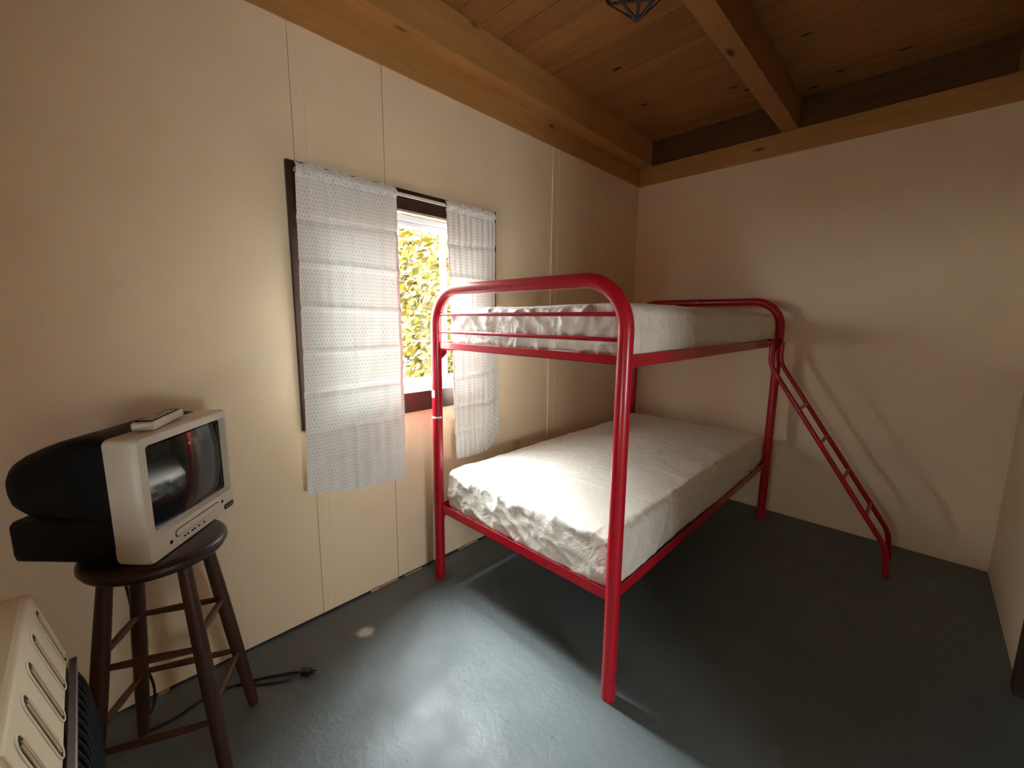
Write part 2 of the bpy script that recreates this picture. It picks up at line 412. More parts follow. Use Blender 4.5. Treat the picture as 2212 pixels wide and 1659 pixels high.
# vertical batten on the window wall, two thin strips
struct(obj('trim_9', BM((XW, XW+0.006, 2.226, 2.236, 0.012, ZP0-0.001), (XW, XW+0.003, 2.2365, 2.29, 0.012, ZP0-0.001), (XW, XW+0.0045, 2.2905, 2.296, 0.012, ZP0-0.001)), M_wall, bevel=0.0012))
# crumbling fillet of old paint along the foot of the window wall
bm = bmesh.new(); rr = random.Random(3); y = -1.0
while y < 3.3:
    L = rr.uniform(0.02, 0.12)
    if rr.random() < 0.45: box(bm, XW-0.003, XW+rr.uniform(0.001, 0.005), y, y+L, 0.0, rr.uniform(0.006, 0.017))
    y += L + rr.uniform(0.0, 0.05)
struct(obj('baseboard_left', bm, mat('flaking_base_paint', (0.42, 0.30, 0.2), 0.8), bevel=0.001))

# ------------------------------------------------------------------ window
bm = bmesh.new()
xo = XW+0.019
box(bm, XW+0.0005, xo, 0.610, W0, 0.880, 1.945); box(bm, XW+0.0005, xo, W1, 1.710, 0.880, 1.945)
box(bm, XW+0.0005, xo-0.001, W0, W1, H1, 1.944); box(bm, XW+0.0005, xo-0.001, W0, W1, 0.881, H0)
win = struct(obj('window_1', bm, M_trimwood, bevel=0.002))
bm = bmesh.new()
t = 0.014
box(bm, XW-0.114, XW+0.0004, W0-t, W0, H0-t, H1+t); box(bm, XW-0.114, XW+0.0004, W1, W1+t, H0-t, H1+t)
box(bm, XW-0.114, XW+0.0004, W0, W1, H1, H1+t); box(bm, XW-0.114, XW+0.0004, W0, W1, H0-t, H0)
obj('window_jamb', bm, M_cream_jamb, win)
def frame(bm, x0, x1, y0, y1, z0, z1, t):
    box(bm, x0, x1, y0, y0+t, z0, z1); box(bm, x0, x1, y1-t, y1, z0, z1)
    box(bm, x0, x1, y0+t, y1-t, z0, z0+t); box(bm, x0, x1, y0+t, y1-t, z1-t, z1)
bm = bmesh.new(); frame(bm, XW-0.105, XW-0.055, W0+0.001, W1-0.001, H0+0.001, H1-0.001, 0.028)
frame(bm, XW-0.095, XW-0.062, W0+0.03, W1-0.03, H0+0.03, H1-0.03, 0.026)
box(bm, XW-0.093, XW-0.064, 1.394, 1.420, H0+0.056, H1-0.056)
obj('window_frame', bm, M_vinyl, win, bevel=0.003)
obj('window_pane', BM((XW-0.080, XW-0.076, W0+0.05, W1-0.05, H0+0.05, H1-0.05)), M_glass, win)

# curtain rod and two curtains hanging from it
rod = thing('curtain_rod', (XW+0.045, 1.16, 1.909), 'flat white curtain rod across the top of the window casing', 'curtain rod')
obj('rod_bar', BM((XW+0.041, XW+0.046, 0.640, 1.700, 1.9025, 1.9175)), M_rod, rod, bevel=0.002)
for y in (0.637, 1.697):
    obj('rod_return', BM((XW+0.0195, XW+0.046, y-0.002, y+0.0029, 1.9025, 1.9175)), M_rod, rod, bevel=0.001)

def curtain(name, y_top, y_bot, z_bot, label, seed, flare=0.0, gather=1.0):
    rr = random.Random(seed)
    NU, NV = 110, 190
    zt = 1.931; xc = XW+0.058
    ph = [rr.uniform(0, 6.28) for _ in range(6)]
    folds = [0.20, 0.375, 0.545, 0.715, 0.885, 1.06, 1.20]
    me = bpy.data.meshes.new(name); vs = []; uvs = []
    for j in range(NV+1):
        v = j/NV
        for i in range(NU+1):
            u = i/NU
            ya = y_top[0]*(1-v)+y_bot[0]*v; yb = y_top[1]*(1-v)+y_bot[1]*v
            zb = z_bot[0]*(1-u)+z_bot[1]*u - 0.012*math.sin(math.pi*u)
            z = zt*(1-v)+zb*v; d = zt-z
            wob = noise.noise((u*1.7+seed, v*3.1, 0.3))
            pl = math.sin(u*2*math.pi*8.5+ph[0]+1.2*wob)*0.55 + math.sin(u*2*math.pi*4.3+ph[1]+wob)*0.45
            amp = 0.0055*math.exp(-d*3.2) + 0.0026
            x = xc + pl*amp*gather + 0.010*noise.noise((u*1.9+seed, v*2.2, 7.7))*min(1, d*2)
            for f in folds:                                            # pressed fold lines
                s = d-f-0.006*math.sin(u*3+f*9)
                x += 0.0075*max(0.0, 1-abs(s)/0.020)*(1 if int(f*10) % 2 else -1)
            s = u-0.47; x += 0.006*max(0.0, 1-abs(s)/0.03)*min(1, d*1.5)
            x += 0.011*noise.ridged_multi_fractal((u*3.0+seed, v*4.5+u*1.5, 2.0), 1.0, 2.0, 3, 1.0, 2.0)*min(0.6, d*0.6)*0.8
            if d < 0.052:                                              # ruffled header pulled over the rod
                k = 1-abs(d-0.024)/0.028
                x += 0.006*math.sin(u*2*math.pi*23+ph[2]) * (0.4+0.6*max(0, k)) + (0.005 if 0.012 < d < 0.042 else -0.003)
            y = ya*(1-u)+yb*u
            if flare:
                tl = max(0, v-0.45)/0.55
                if u > 0.82: y += flare*tl*(u-0.82)/0.18; x -= 0.028*tl*(u-0.82)/0.18; z += 0.05*tl*(u-0.82)/0.18
            vs.append((x, y, z)); uvs.append((u*abs(y_bot[1]-y_bot[0])*1.05, d))
    fs = []
    for j in range(NV):
        for i in range(NU):
            a = j*(NU+1)+i; fs.append((a, a+1, a+NU+2, a+NU+1))
    og = Vector((xc, (y_top[0]+y_top[1])/2, zt))
    me.from_pydata([Vector(p)-og for p in vs], [], fs); me.materials.append(M_curtain)
    l = me.uv_layers.new(name='UVMap')
    for lp in me.loops: l.data[lp.index].uv = uvs[lp.vertex_index]
    for p in me.polygons: p.use_smooth = True
    r = bpy.data.objects.new(name, None); COL.objects.link(r); r.location = og; meta(r, label, 'curtain', 'dotted curtains at the window')
    o = bpy.data.objects.new('curtain_panel', me); COL.objects.link(o); o.parent = r
    # side hems and rod pocket: second layer of cloth just behind the panel
    def strip(nm, sel):
        bm = bmesh.new(); keep = {}
        ul = bm.loops.layers.uv.new('UVMap')
        for f in fs:
            if all(sel(i % (NU+1), i // (NU+1)) for i in f):
                q = []
                for i in f:
                    if i not in keep: keep[i] = bm.verts.new(Vector(vs[i]) + Vector((-0.0022, 0, 0)))
                    q.append(keep[i])
                fc = bm.faces.new(q)
                for lp, i in zip(fc.loops, f): lp[ul].uv = uvs[i]
        return obj(nm, bm, M_curtain, r, smooth=True, angle=0)
    strip('side_hem', lambda i, j: i <= 4); strip('side_hem', lambda i, j: i >= NU-4)
    strip('rod_pocket', lambda i, j: j <= 8); strip('bottom_hem', lambda i, j: j >= NV-6)
    return r
curtain('curtain', (0.628, 1.060), (0.595, 1.063), (0.617, 0.570), 'wider dotted white curtain on the television side of the window', 3)
curtain('curtain', (1.334, 1.668), (1.372, 1.655), (0.588, 0.600), 'narrower dotted white curtain hanging behind the bunk bed corner', 11, flare=0.07, gather=0.8)

# outlet
t = thing('wall_outlet', (XW, 1.918, 0.527), 'small tan wall outlet just above the lower mattress', 'outlet')
obj('cover_plate', BM((XW+0.0002, XW+0.006, 1.882, 1.954, 0.470, 0.584)), M_outlet, t, bevel=0.003)
for z in (0.505, 0.549):
    bm = bmesh.new(); tube(bm, [(XW+0.004, 1.918, z), (XW+0.0085, 1.918, z)], 0.017, 20)
    s = obj('socket', bm, M_outlet, t, bevel=0.001)
    obj('slots', BM((XW+0.0075, XW+0.0088, 1.910, 1.912, z-0.004, z+0.006), (XW+0.0075, XW+0.0088, 1.924, 1.926, z-0.004, z+0.006)), M_slot, s)

# ------------------------------------------------------------------ bunk bed
PX0, PX1, PYN, PYF = -1.687, -0.672, 1.203, 3.185
RP = 0.0255; ZT = 1.507-RP
bed = thing('bunk_bed', (-1.18, 2.19, 0), 'red tubular steel twin bunk bed standing in the corner by the window', 'bunk bed')
def end_frame(y):
    R = 0.165
    pts = [(PX0, y, 0.0), (PX0, y, 0.3), (PX0, y, 0.9)]
    pts += arc((PX0+R, y, ZT-R), (-1, 0, 0), (0, 0, 1), R, 12)
    pts += [(-1.2, y, ZT)]
    pts += arc((PX1-R, y, ZT-R), (0, 0, 1), (1, 0, 0), R, 12)
    pts += [(PX1, y, 0.9), (PX1, y, 0.3), (PX1, y, 0.0)]
    bm = bmesh.new(); tube(bm, pts, RP, 28); return bm
ZL, ZU = 0.412, 1.238                          # top of the lower and upper rails
for y, sgn in ((PYN, 1), (PYF, -1)):
    ef = obj('end_frame', end_frame(y), M_red, bed, smooth=True)
    for z in ((1.370, 1.288) if sgn == 1 else (1.330,)):
        bm = bmesh.new(); tube(bm, [(PX0, y, z), (PX1, y, z)], 0.0075, 12)
        obj('crossbar', bm, M_red, bed, smooth=True)
    for zt, h in ((ZL, 0.042), (ZU, 0.030)):
        bm = bmesh.new()
        a, b = PX0+RP-0.002, PX1-RP+0.002
        box(bm, a, b, y-0.002, y+0.002, zt-h, zt)
        box(bm, a, b, min(y-0.002, y+sgn*0.032), max(y+0.002, y+sgn*0.032), zt-h, zt-h+0.003)
        obj('end_rail', bm, M_red, bed, bevel=0.001)
for x, sgn in ((PX0, 1), (PX1, -1)):
    for zt, h in ((ZL, 0.042), (ZU, 0.042)):
        bm = bmesh.new(); xx = x+sgn*0.004
        box(bm, xx-0.002, xx+0.002, PYN+RP-0.002, PYF-RP+0.002, zt-h, zt)
        box(bm, min(xx, xx+sgn*0.034), max(xx, xx+sgn*0.034), PYN+RP-0.002, PYF-RP+0.002, zt-h, zt-h+0.003)
        obj('side_rail', bm, M_red, bed, bevel=0.001)
        for y, sy in ((PYN, 1), (PYF, -1)):
            bm = bmesh.new(); ya, yb = sorted((y+sy*(RP-0.004), y+sy*0.055))
            v = box(bm, x-0.003+sgn*0.008, x+0.003+sgn*0.008, ya, yb, zt-0.085, zt-h+0.012)
            for q in v:
                if q.co.z < zt-0.08 and abs(q.co.y-(y+sy*0.055)) < 1e-4: q.co.z += 0.028
            br = obj('bracket', bm, M_red, bed, bevel=0.001)
            bm = bmesh.new(); tube(bm, [(x+sgn*0.010, y+sy*0.040, zt-0.045), (x-sgn*0.004, y+sy*0.040, zt-0.045)], 0.007, 10)
            obj('bolt', bm, M_red, br, smooth=True)
for zt in (ZL, ZU):
    bm = bmesh.new()
    for k in range(17): 
        y = PYN+0.1+k*(PYF-PYN-0.2)/16
        tube(bm, [(PX0+0.012, y, zt-0.034), (PX1-0.012, y, zt-0.034)], 0.003, 8)
    for k in range(7):
        x = PX0+0.08+k*(PX1-PX0-0.16)/6
        tube(bm, [(x, PYN+0.012, zt-0.029), (x, PYF-0.012, zt-0.029)], 0.0025, 8)
    obj('wire_deck', bm, mat('red_brown_wire', (0.16, 0.01, 0.012), 0.4), bed, smooth=True)
# chipped paint: bare rings and flakes on the window-side front post and the far top rail
def ring_chip(parent, x, y, z, h, a0, a1, seed):
    rr = random.Random(seed); bm = bmesh.new(); n = 22; R = RP+0.0007
    lo = []; hi = []
    for k in range(n+1):
        t = math.radians(a0+(a1-a0)*k/n); e = 1 if 0 < k < n else 0.15
        lo.append(bm.verts.new((x+R*math.cos(t), y+R*math.sin(t), z-h*e*rr.uniform(0.6, 1.0)/2)))
        hi.append(bm.verts.new((x+R*math.cos(t), y+R*math.sin(t), z+h*e*rr.uniform(0.6, 1.0)/2)))
    for k in range(n): bm.faces.new((lo[k], lo[k+1], hi[k+1], hi[k]))
    return meta(obj('paint_chip', bm, M_chip, parent, smooth=True), 'pale bare chip in the red paint')
near = [c for c in bed.children if c.name.startswith('end_frame')]
ring_chip(near[0], PX0, PYN, 0.868, 0.013, -140, 20, 1)
ring_chip(near[0], PX0, PYN, 0.985, 0.042, -118, -62, 2)
bm = bmesh.new(); rr = random.Random(5)
lo = [bm.verts.new((-1.115+0.007*k, PYF-RP*math.cos(0.35)-0.0006, ZT+RP*math.sin(0.35)-0.004*rr.random())) for k in range(9)]
hi = [bm.verts.new((-1.115+0.007*k, PYF-RP*math.cos(0.85)-0.0006, ZT+RP*math.sin(0.85)-0.004*rr.random())) for k in range(9)]
for k in range(8):
    if k != 4: bm.faces.new((lo[k], lo[k+1], hi[k+1], hi[k]))
meta(obj('paint_chip', bm, M_chip, near[1]), 'pale bare chip in the red paint')

# ladder hooked on the outer rail
lad = thing('bunk_ladder', (-0.3, 3.02, 0), 'thin red bunk ladder leaning from the top bunk to the floor by the back wall', 'ladder')
LX0, LZ0, LX1, LZ1 = -0.643, 1.092, -0.018, 0.158
for y in (2.90, 3.15):
    pts = fillet([(PX1-0.006+0.034, y, 1.222), (LX0, y, LZ0), (LX1, y, LZ1), (0.001, y, 0.0)], 0.05, 7)
    bm = bmesh.new(); tube(bm, pts, 0.0135, 16); sr = obj('side_rail', bm, M_red, lad, smooth=True)
    hk = bmesh.new(); tube(hk, fillet([(PX1+0.028, y, 1.210), (PX1+0.028, y, 1.2435), (PX1-0.002, y, 1.2435)], 0.012, 5), 0.005, 10)
    obj('hook', hk, M_red, sr, smooth=True)
for z in (0.992, 0.842, 0.661, 0.478, 0.300):
    f = (LZ0-z)/(LZ0-LZ1); x = LX0+(LX1-LX0)*f
    if z > 0.95: continue
    bm = bmesh.new(); tube(bm, [(x, 2.90, z), (x, 3.15, z)], 0.009, 12); obj('rung', bm, M_red, lad, smooth=True)

# ------------------------------------------------------------------ mattresses
def mattress_bm(x0, x1, y0, y1, z0, z1, seed, crown, bulge, nx=120, ny=240, nz=26, wr=0.006, shrink=0.0, hem=0.0):
    """rounded soft slab as a closed lofted grid, with wrinkles"""
    cx, cy, cz = (x0+x1)/2, (y0+y1)/2, (z0+z1)/2
    hx, hy, hz = (x1-x0)/2-shrink, (y1-y0)/2-shrink, (z1-z0)/2-shrink
    r = min(0.034, hz*0.5); bm = bmesh.new(); cache = {}
    def P(u, v, w_):
        key = (round(u, 5), round(v, 5), round(w_, 5))
        if key in cache: return cache[key]
        p = Vector((u*hx, v*hy, w_*hz))
        q = Vector((max(-hx+r, min(hx-r, p.x)), max(-hy+r, min(hy-r, p.y)), max(-hz+r, min(hz-r, p.z))))
        d = p-q
        if d.length > 1e-9: p = q + d.normalized()*r
        nrm = (d.normalized() if d.length > 1e-9 else Vector((0, 0, 1)))
        side = 1-abs(w_)
        ex = math.copysign(1, u)*max(0, (abs(u)-0.75)/0.25)*side; ey = math.copysign(1, v)*max(0, (abs(v)-0.85)/0.15)*side
        p.x += ex*bulge; p.y += ey*bulge
        if w_ > 0: p.z += crown*(1-u*u)*(1-v*v)*w_
        X = Vector((p.x*1.0+seed*3.1, p.y*1.0, p.z*1.6))
        endf = max(0.0, (abs(v)-0.86)/0.14)
        sh = Vector((p.x+0.7*p.z+seed, p.y*0.9, p.z*0.9-0.25*p.x))                     # creases run aslant
        ridge = 1-abs(noise.noise(sh*8.0+Vector((0.5*noise.noise(X*3), 0, 0))))*2.2
        fine = 1-abs(noise.noise(sh*19.0+Vector((3, 0.4*noise.noise(X*7), 0))))*2.2
        a = wr*(0.22+0.78*endf+0.30*max(0, (abs(u)-0.8)/0.2))
        p += nrm*(max(0, ridge)**2*a*1.2 + max(0, fine)**2*a*0.55 - a*0.5 + 0.012*noise.noise(X*1.6))
        if w_ > 0.5 and wr > 0.004:                                     # pressed fold lines across the top
            k = 0
            for q, ax in ((-0.62, 1), (-0.24, 1), (0.16, 1), (0.55, 1), (-0.20, 0), (0.17, 0)):
                d_ = (p.y if ax else p.x)-q-0.02*noise.noise(Vector((p.x*2+q*7, p.y*2, seed)))
                k += max(0, 1-abs(d_)/0.014)*(0.6+noise.noise(Vector((p.x*4+q, p.y*4, 1.5))))
            p.z += 0.0035*k + 0.003*noise.noise(Vector((p.x*6+3*noise.noise(Vector((p.x*2, p.y*2, 0))), p.y*6, seed)))
        if hem and w_ < -0.55:                                          # ragged elastic hem under the edge
            k = (-w_-0.55)/0.45
            p.z += hem*k*(0.5+noise.noise((p.x*9+seed, p.y*9, 0)) + 0.4*noise.noise((p.x*30, p.y*30, seed)))
        cache[key] = bm.verts.new(Vector((cx, cy, cz))+p); return cache[key]
    U = [-1+2*i/nx for i in range(nx+1)]; V = [-1+2*i/ny for i in range(ny+1)]; Wz = [-1+2*i/nz for i in range(nz+1)]
    def quad(a, b, c, d):
        try: bm.faces.new((a, b, c, d))
        except ValueError: pass
    for i in range(nx):
        for j in range(ny):
            for w_ in (-1, 1): quad(P(U[i], V[j], w_), P(U[i+1], V[j], w_), P(U[i+1], V[j+1], w_), P(U[i], V[j+1], w_))
    for k in range(nz):
        for i in range(nx):
            for v in (-1, 1): quad(P(U[i], v, Wz[k]), P(U[i+1], v, Wz[k]), P(U[i+1], v, Wz[k+1]), P(U[i], v, Wz[k+1]))
        for j in range(ny):
            for u in (-1, 1): quad(P(u, V[j], Wz[k]), P(u, V[j+1], Wz[k]), P(u, V[j+1], Wz[k+1]), P(u, V[j], Wz[k+1]))
    return bm
mt = thing('mattress', (-1.16, 2.19, ZL), 'white covered mattress on the lower bunk', 'mattress', 'bunk bed mattresses')
obj('mattress_body', mattress_bm(-1.640, -0.700, 1.236, 3.13, 0.383, 0.585, 1, 0.02, 0.008, 30, 50, 8, 0.002, 0.010), M_ticking, mt, smooth=True, angle=0)
obj('mattress_cover', mattress_bm(-1.645, -0.692, 1.224, 3.135, 0.381, 0.602, 1, 0.024, 0.008, wr=0.0075, hem=0.005), M_cover, mt, smooth=True, angle=0)
mt = thing('mattress', (-1.14, 2.19, ZU), 'white covered mattress on the upper bunk', 'mattress', 'bunk bed mattresses')
obj('mattress_body', mattress_bm(-1.615, -0.700, 1.246, 3.13, 1.214, 1.385, 2, 0.02, 0.008, 30, 50, 8, 0.002, 0.010), M_ticking, mt, smooth=True, angle=0)
obj('mattress_cover', mattress_bm(-1.620, -0.692, 1.232, 3.135, 1.211, 1.402, 2, 0.028, 0.008, wr=0.007, hem=0.012), M_cover, mt, smooth=True, angle=0)

# ------------------------------------------------------------------ stool
SC = Vector((-1.4706, 0.0903, 0)); ZS = 0.726
st = thing('bar_stool', SC, 'dark round wooden bar stool carrying the television', 'stool')
bm = bmesh.new()
lathe(bm, SC, [(0, ZS-0.042), (0.12, ZS-0.042), (0.142, ZS-0.040), (0.157, ZS-0.032), (0.1635, ZS-0.020), (0.162, ZS-0.009), (0.154, ZS-0.002), (0.14, ZS), (0.10, ZS-0.001), (0, ZS-0.002)], 72)
obj('seat', bm, M_seat, st, smooth=True, angle=0)
ang = {k: 1.93258697+i*math.pi/2 for i, k in enumerate('ABDC')}
top = {k: SC+Vector((0.1177*math.cos(a), 0.1177*math.sin(a), ZS-0.041)) for k, a in ang.items()}
foot = {k: SC+Vector((0.2202*math.cos(a), 0.2202*math.sin(a), 0)) for k, a in ang.items()}
at = lambda k, z: foot[k]+(top[k]-foot[k])*(z/(ZS-0.041))
for k in 'ABDC':
    bm = bmesh.new()
    pts = [at(k, z) for z in (0.0, 0.004, 0.05, 0.2, 0.35, 0.5, 0.62, ZS-0.041)]
    tube(bm, pts, [0.0125, 0.0145, 0.0165, 0.0185, 0.0195, 0.0190, 0.0175, 0.0165], 20)
    obj('leg', bm, M_leg, st, smooth=True)
for a, b, za, zb in (('A', 'B', 0.450, 0.450), ('A', 'B', 0.240, 0.240), ('D', 'B', 0.480, 0.450), ('D', 'B', 0.290, 0.225), ('C', 'A', 0.480, 0.450), ('C', 'A', 0.270, 0.235), ('D', 'C', 0.450, 0.445), ('D', 'C', 0.230, 0.230)):
    p, q = at(a, za), at(b, zb); bm = bmesh.new()
    tube(bm, [p+(q-p)*s for s in (0, 0.15, 0.5, 0.85, 1)], [0.0075, 0.0085, 0.0105, 0.0085, 0.0075], 14)
    obj('rung', bm, M_rung, st, smooth=True)

# ------------------------------------------------------------------ television (local: a along the front, b toward the viewer, c up)
F1 = Vector((-1.328, 0.059, ZS)); EA = Vector((-0.74167, 0.67077, 0)); EB = Vector((0.67077, 0.74167, 0)); EC = Vector((0, 0, 1))
TL = lambda a, b, c: F1 + EA*a + EB*b + EC*c
tv = thing('television', TL(0.178, -0.13, 0), 'small silver and black tube television standing on the stool', 'television')
WT, HT = 0.356, 0.330
# silver front shell, side profile slightly tapering backwards, open-fronted ring
def ring_face(pts, b): return [TL(a, b, c) for a, c in pts]
bm = bmesh.new()
outer = [(0.0, 0.006), (0.012, 0.0)]
def shell_outline(g, r=0.014): return rrect(0+g, WT-g, 0+g*0.6, HT-g, r)
rings = [ring_face(shell_outline(0.008), -0.078), ring_face(shell_outline(0.003), -0.070), ring_face(shell_outline(0.0), -0.02), ring_face(shell_outline(0.0), 0.000), ring_face(shell_outline(0.004, 0.012), 0.0075)]
inner = rrect(0.024, WT-0.016, 0.066, HT-0.024, 0.010)
rings.append([TL(a, 0.010, c) for a, c in inner])
inner2 = rrect(0.030, WT-0.021, 0.073, HT-0.030, 0.010)
rings.append([TL(a, -0.006, c) for a, c in inner2])
loft(bm, rings, caps=False)
bm.faces.new([v for v in bm.verts[:24]][::-1])
obj('front_bezel', bm, M_silver, tv, smooth=True, angle=35)
bm = bmesh.new(); loft(bm, [[TL(a, -0.006, c) for a, c in rrect(0.029, WT-0.020, 0.072, HT-0.029, 0.010)], [TL(a, -0.016, c) for a, c in rrect(0.040, WT-0.031, 0.082, HT-0.039, 0.02)]], caps=False)
obj('screen_surround', bm, M_blackgloss, tv)
bm = bmesh.new(); n = 26; g = []
sa0, sa1, sc0, sc1 = 0.036, WT-0.027, 0.078, HT-0.035
for j in range(n+1):
    row = []
    for i in range(n+1):
        u, v = -1+2*i/n, -1+2*j/n
        row.append(bm.verts.new(TL((sa0+sa1)/2+u*(sa1-sa0)/2, -0.0155+0.017*(1-u*u*0.55-v*v*0.45), (sc0+sc1)/2+v*(sc1-sc0)/2)))
    g.append(row)
for j in range(n):
    for i in range(n): bm.faces.new((g[j][i], g[j][i+1], g[j+1][i+1], g[j+1][i]))
obj('screen', bm, M_screen, tv, smooth=True, angle=0)
# black rear housing: upper hump and lower tape-deck base
def housing(b, a_in, c0, c1, r): return [TL(a, b, c) for a, c in rrect(a_in, WT-a_in, c0, c1, r)]
bm = bmesh.new()
loft(bm, [housing(-0.070, 0.006, 0.012, HT-0.004, 0.02), housing(-0.105, 0.006, 0.100, HT+0.001, 0.03), housing(-0.16, 0.007, 0.110, HT-0.004, 0.035), housing(-0.205, 0.009, 0.110, HT-0.016, 0.04), housing(-0.25, 0.012, 0.112, HT-0.032, 0.045), housing(-0.29, 0.016, 0.118, HT-0.050, 0.045), housing(-0.318, 0.022, 0.130, HT-0.066, 0.045), housing(-0.336, 0.034, 0.150, HT-0.088, 0.035)])
rh = obj('rear_housing', bm, M_black, tv, smooth=True, angle=50)
bm = bmesh.new(); loft(bm, [housing(-0.070, 0.012, 0.001, 0.126, 0.010), housing(-0.322, 0.016, 0.010, 0.116, 0.012), housing(-0.332, 0.022, 0.018, 0.108, 0.010)])
obj('tape_deck_base', bm, M_black, tv, smooth=True, angle=50)
# tape slot, controls
def plate(bm, a0, a1, c0, c1, b0, b1, r):
    loft(bm, [[TL(a, b0, c) for a, c in rrect(a0, a1, c0, c1, r, 4)], [TL(a, b1, c) for a, c in rrect(a0, a1, c0, c1, r, 4)]])
bm = bmesh.new(); plate(bm, 0.088, 0.276, 0.029, 0.0515, 0.004, 0.0095, 0.010)
ts = obj('tape_slot', bm, M_slot, tv)
bm = bmesh.new(); plate(bm, 0.0905, 0.2735, 0.0312, 0.0493, 0.006, 0.0115, 0.009)
obj('tape_flap', bm, M_silver, ts, bevel=0.001)
for a in (0.118, 0.130, 0.148, 0.158, 0.176, 0.198):
    bm = bmesh.new(); plate(bm, a, a+0.0065, 0.0175, 0.0215, 0.006, 0.0105, 0.0019); obj('button', bm, M_blackgloss, tv)
for a, c in ((0.067, 0.0225), (0.287, 0.0375)):
    bm = bmesh.new(); plate(bm, a, a+0.009, c, c+0.010, 0.006, 0.0105, 0.004); obj('indicator', bm, M_blackgloss, tv)
bm = bmesh.new(); plate(bm, 0.300, 0.347, 0.010, 0.026, 0.004, 0.0102, 0.005)
cp = obj('jack_panel', bm, M_blackgloss, tv)
for a in (0.310, 0.323, 0.336):
    bm = bmesh.new(); tube(bm, [TL(a, 0.009, 0.018), TL(a, 0.0115, 0.018)], 0.0032, 12); obj('jack', bm, M_steel, cp)
# power cord, hanging behind the stool to the floor
cp = fillet([TL(0.25, -0.330, 0.06), TL(0.25, -0.352, 0.02), (-1.775, 0.02, 0.50), (-1.760, 0.035, 0.20), (-1.752, 0.055, 0.10), (-1.745, 0.050, 0.035), (-1.715, 0.02, 0.0045), (-1.672, 0.015, 0.0045), (-1.664, 0.09, 0.0045), (-1.69, 0.165, 0.0045), (-1.684, 0.24, 0.0045), (-1.645, 0.335, 0.0045), (-1.585, 0.435, 0.0045), (-1.553, 0.462, 0.010)], 0.05, 6)
bm = bmesh.new(); tube(bm, cp, 0.0038, 10); cd = obj('power_cord', bm, M_cord, tv, smooth=True)
d = Vector((0.74, 0.67, 0)).normalized(); s = Vector((-d.y, d.x, 0)); c0 = Vector((-1.553, 0.462, 0.012))
bm = bmesh.new(); rbox(bm, c0+d*0.014, d, s, EC, 0.018, 0.012, 0.0095); pg = obj('plug', bm, M_cord, cd, bevel=0.003)
bm = bmesh.new()
for q in (-0.006, 0.006): rbox(bm, c0+d*0.040+s*q, d, s, EC, 0.010, 0.0009, 0.0032)
tube(bm, fillet([c0-d*0.002, (-1.560, 0.405, 0.0042), (-1.605, 0.340, 0.0042), (-1.640, 0.30, 0.0042)], 0.04, 6), 0.0034, 8)
obj('second_lead', bm, M_cord, cd, smooth=True)

# remote control lying on the set
rc = thing('remote_control', TL(0.165, -0.055, HT), 'grey remote control lying on top of the television', 'remote control')
rd = (EA*0.97 - EB*0.24).normalized(); rs = Vector((-rd.y, rd.x, 0)); rcen = TL(0.160, -0.052, HT+0.0125)
bm = bmesh.new(); rbox(bm, rcen, rd, rs, EC, 0.088, 0.026, 0.0115)
obj('remote_body', bm, M_silver, rc, bevel=0.006)
bm = bmesh.new(); rbox(bm, rcen+EC*0.0105, rd, rs, EC, 0.078, 0.019, 0.0025)
obj('key_face', bm, M_black, rc, bevel=0.001)
for i in range(8):
    for j in (-1, 0, 1):
        bm = bmesh.new(); rbox(bm, rcen+EC*0.0135+rd*(-0.063+i*0.017)+rs*(j*0.011), rd, rs, EC, 0.0048, 0.0035, 0.0014)
        obj('key', bm, M_silver, rc)

# ------------------------------------------------------------------ cream heater in the near corner
HX0, HX1, HZ, HY = -1.262, -0.80, 0.780, -0.1275
ht = thing('cabinet_heater', ((HX0+HX1)/2, -0.30, 0), 'cream steel cabinet heater with slotted hood in the near left corner', 'heater')
sl = Vector((0, -0.225, 0.974))                          # direction up the slanted hood face
P = lambda x, s: Vector((x, HY, HZ)) - sl*s             # s metres down the slanted face from the ridge
prof = [(HY, HZ), (HY-0.012, HZ+0.004), (-0.30, HZ+0.007), (-0.40, HZ+0.002), (-0.420, HZ-0.012), (-0.425, 0.06), (HY+0.02, 0.06), (HY+0.02, 0.20), (-0.16, 0.20), (-0.16, 0.612), (HY+0.0368, HZ-0.1655+0.006), ]
bm = bmesh.new(); loft(bm, [[Vector((x, y, z)) for y, z in prof] for x in (HX0, HX1)])
obj('cabinet', bm, M_heater, ht, bevel=0.006)
bm = bmesh.new(); box(bm, HX0+0.075, HX1-0.06, -0.36, HY-0.055, HZ+0.0035, HZ+0.0085)
lid = obj('top_lid', bm, M_heater, ht, bevel=0.003)
nn = Vector((0, 0.974, 0.225))
for k in range(5):
    x = HX0+0.042+k*0.092
    def cap(s0, s1, hw, off):
        out = []
        for cen, a0 in ((s1, 180), (s0, 0)):
            for i in range(9):
                t = math.radians(a0+180*i/8); out.append(P(x+hw*math.cos(t), cen-hw*math.sin(t))+nn*off)
        return out
    bm = bmesh.new(); loft(bm, [cap(0.038, 0.142, 0.0185, 0.0003), cap(0.038, 0.142, 0.0165, 0.0028), cap(0.038, 0.142, 0.0150, 0.0006)], caps=False)
    lv = obj('louvre', bm, M_heater, ht, smooth=True, angle=0)
    bm = bmesh.new(); loft(bm, [cap(0.038, 0.142, 0.0152, 0.0004), cap(0.038, 0.142, 0.0152, 0.0012)]); obj('slot', bm, M_slot, lv)
    for q in (-0.005, 0.005):
        bm = bmesh.new(); tube(bm, [P(x+q, 0.034)+nn*0.0020, P(x+q, 0.146)+nn*0.0020], 0.0019, 8); obj('slot_rib', bm, M_heater, lv)
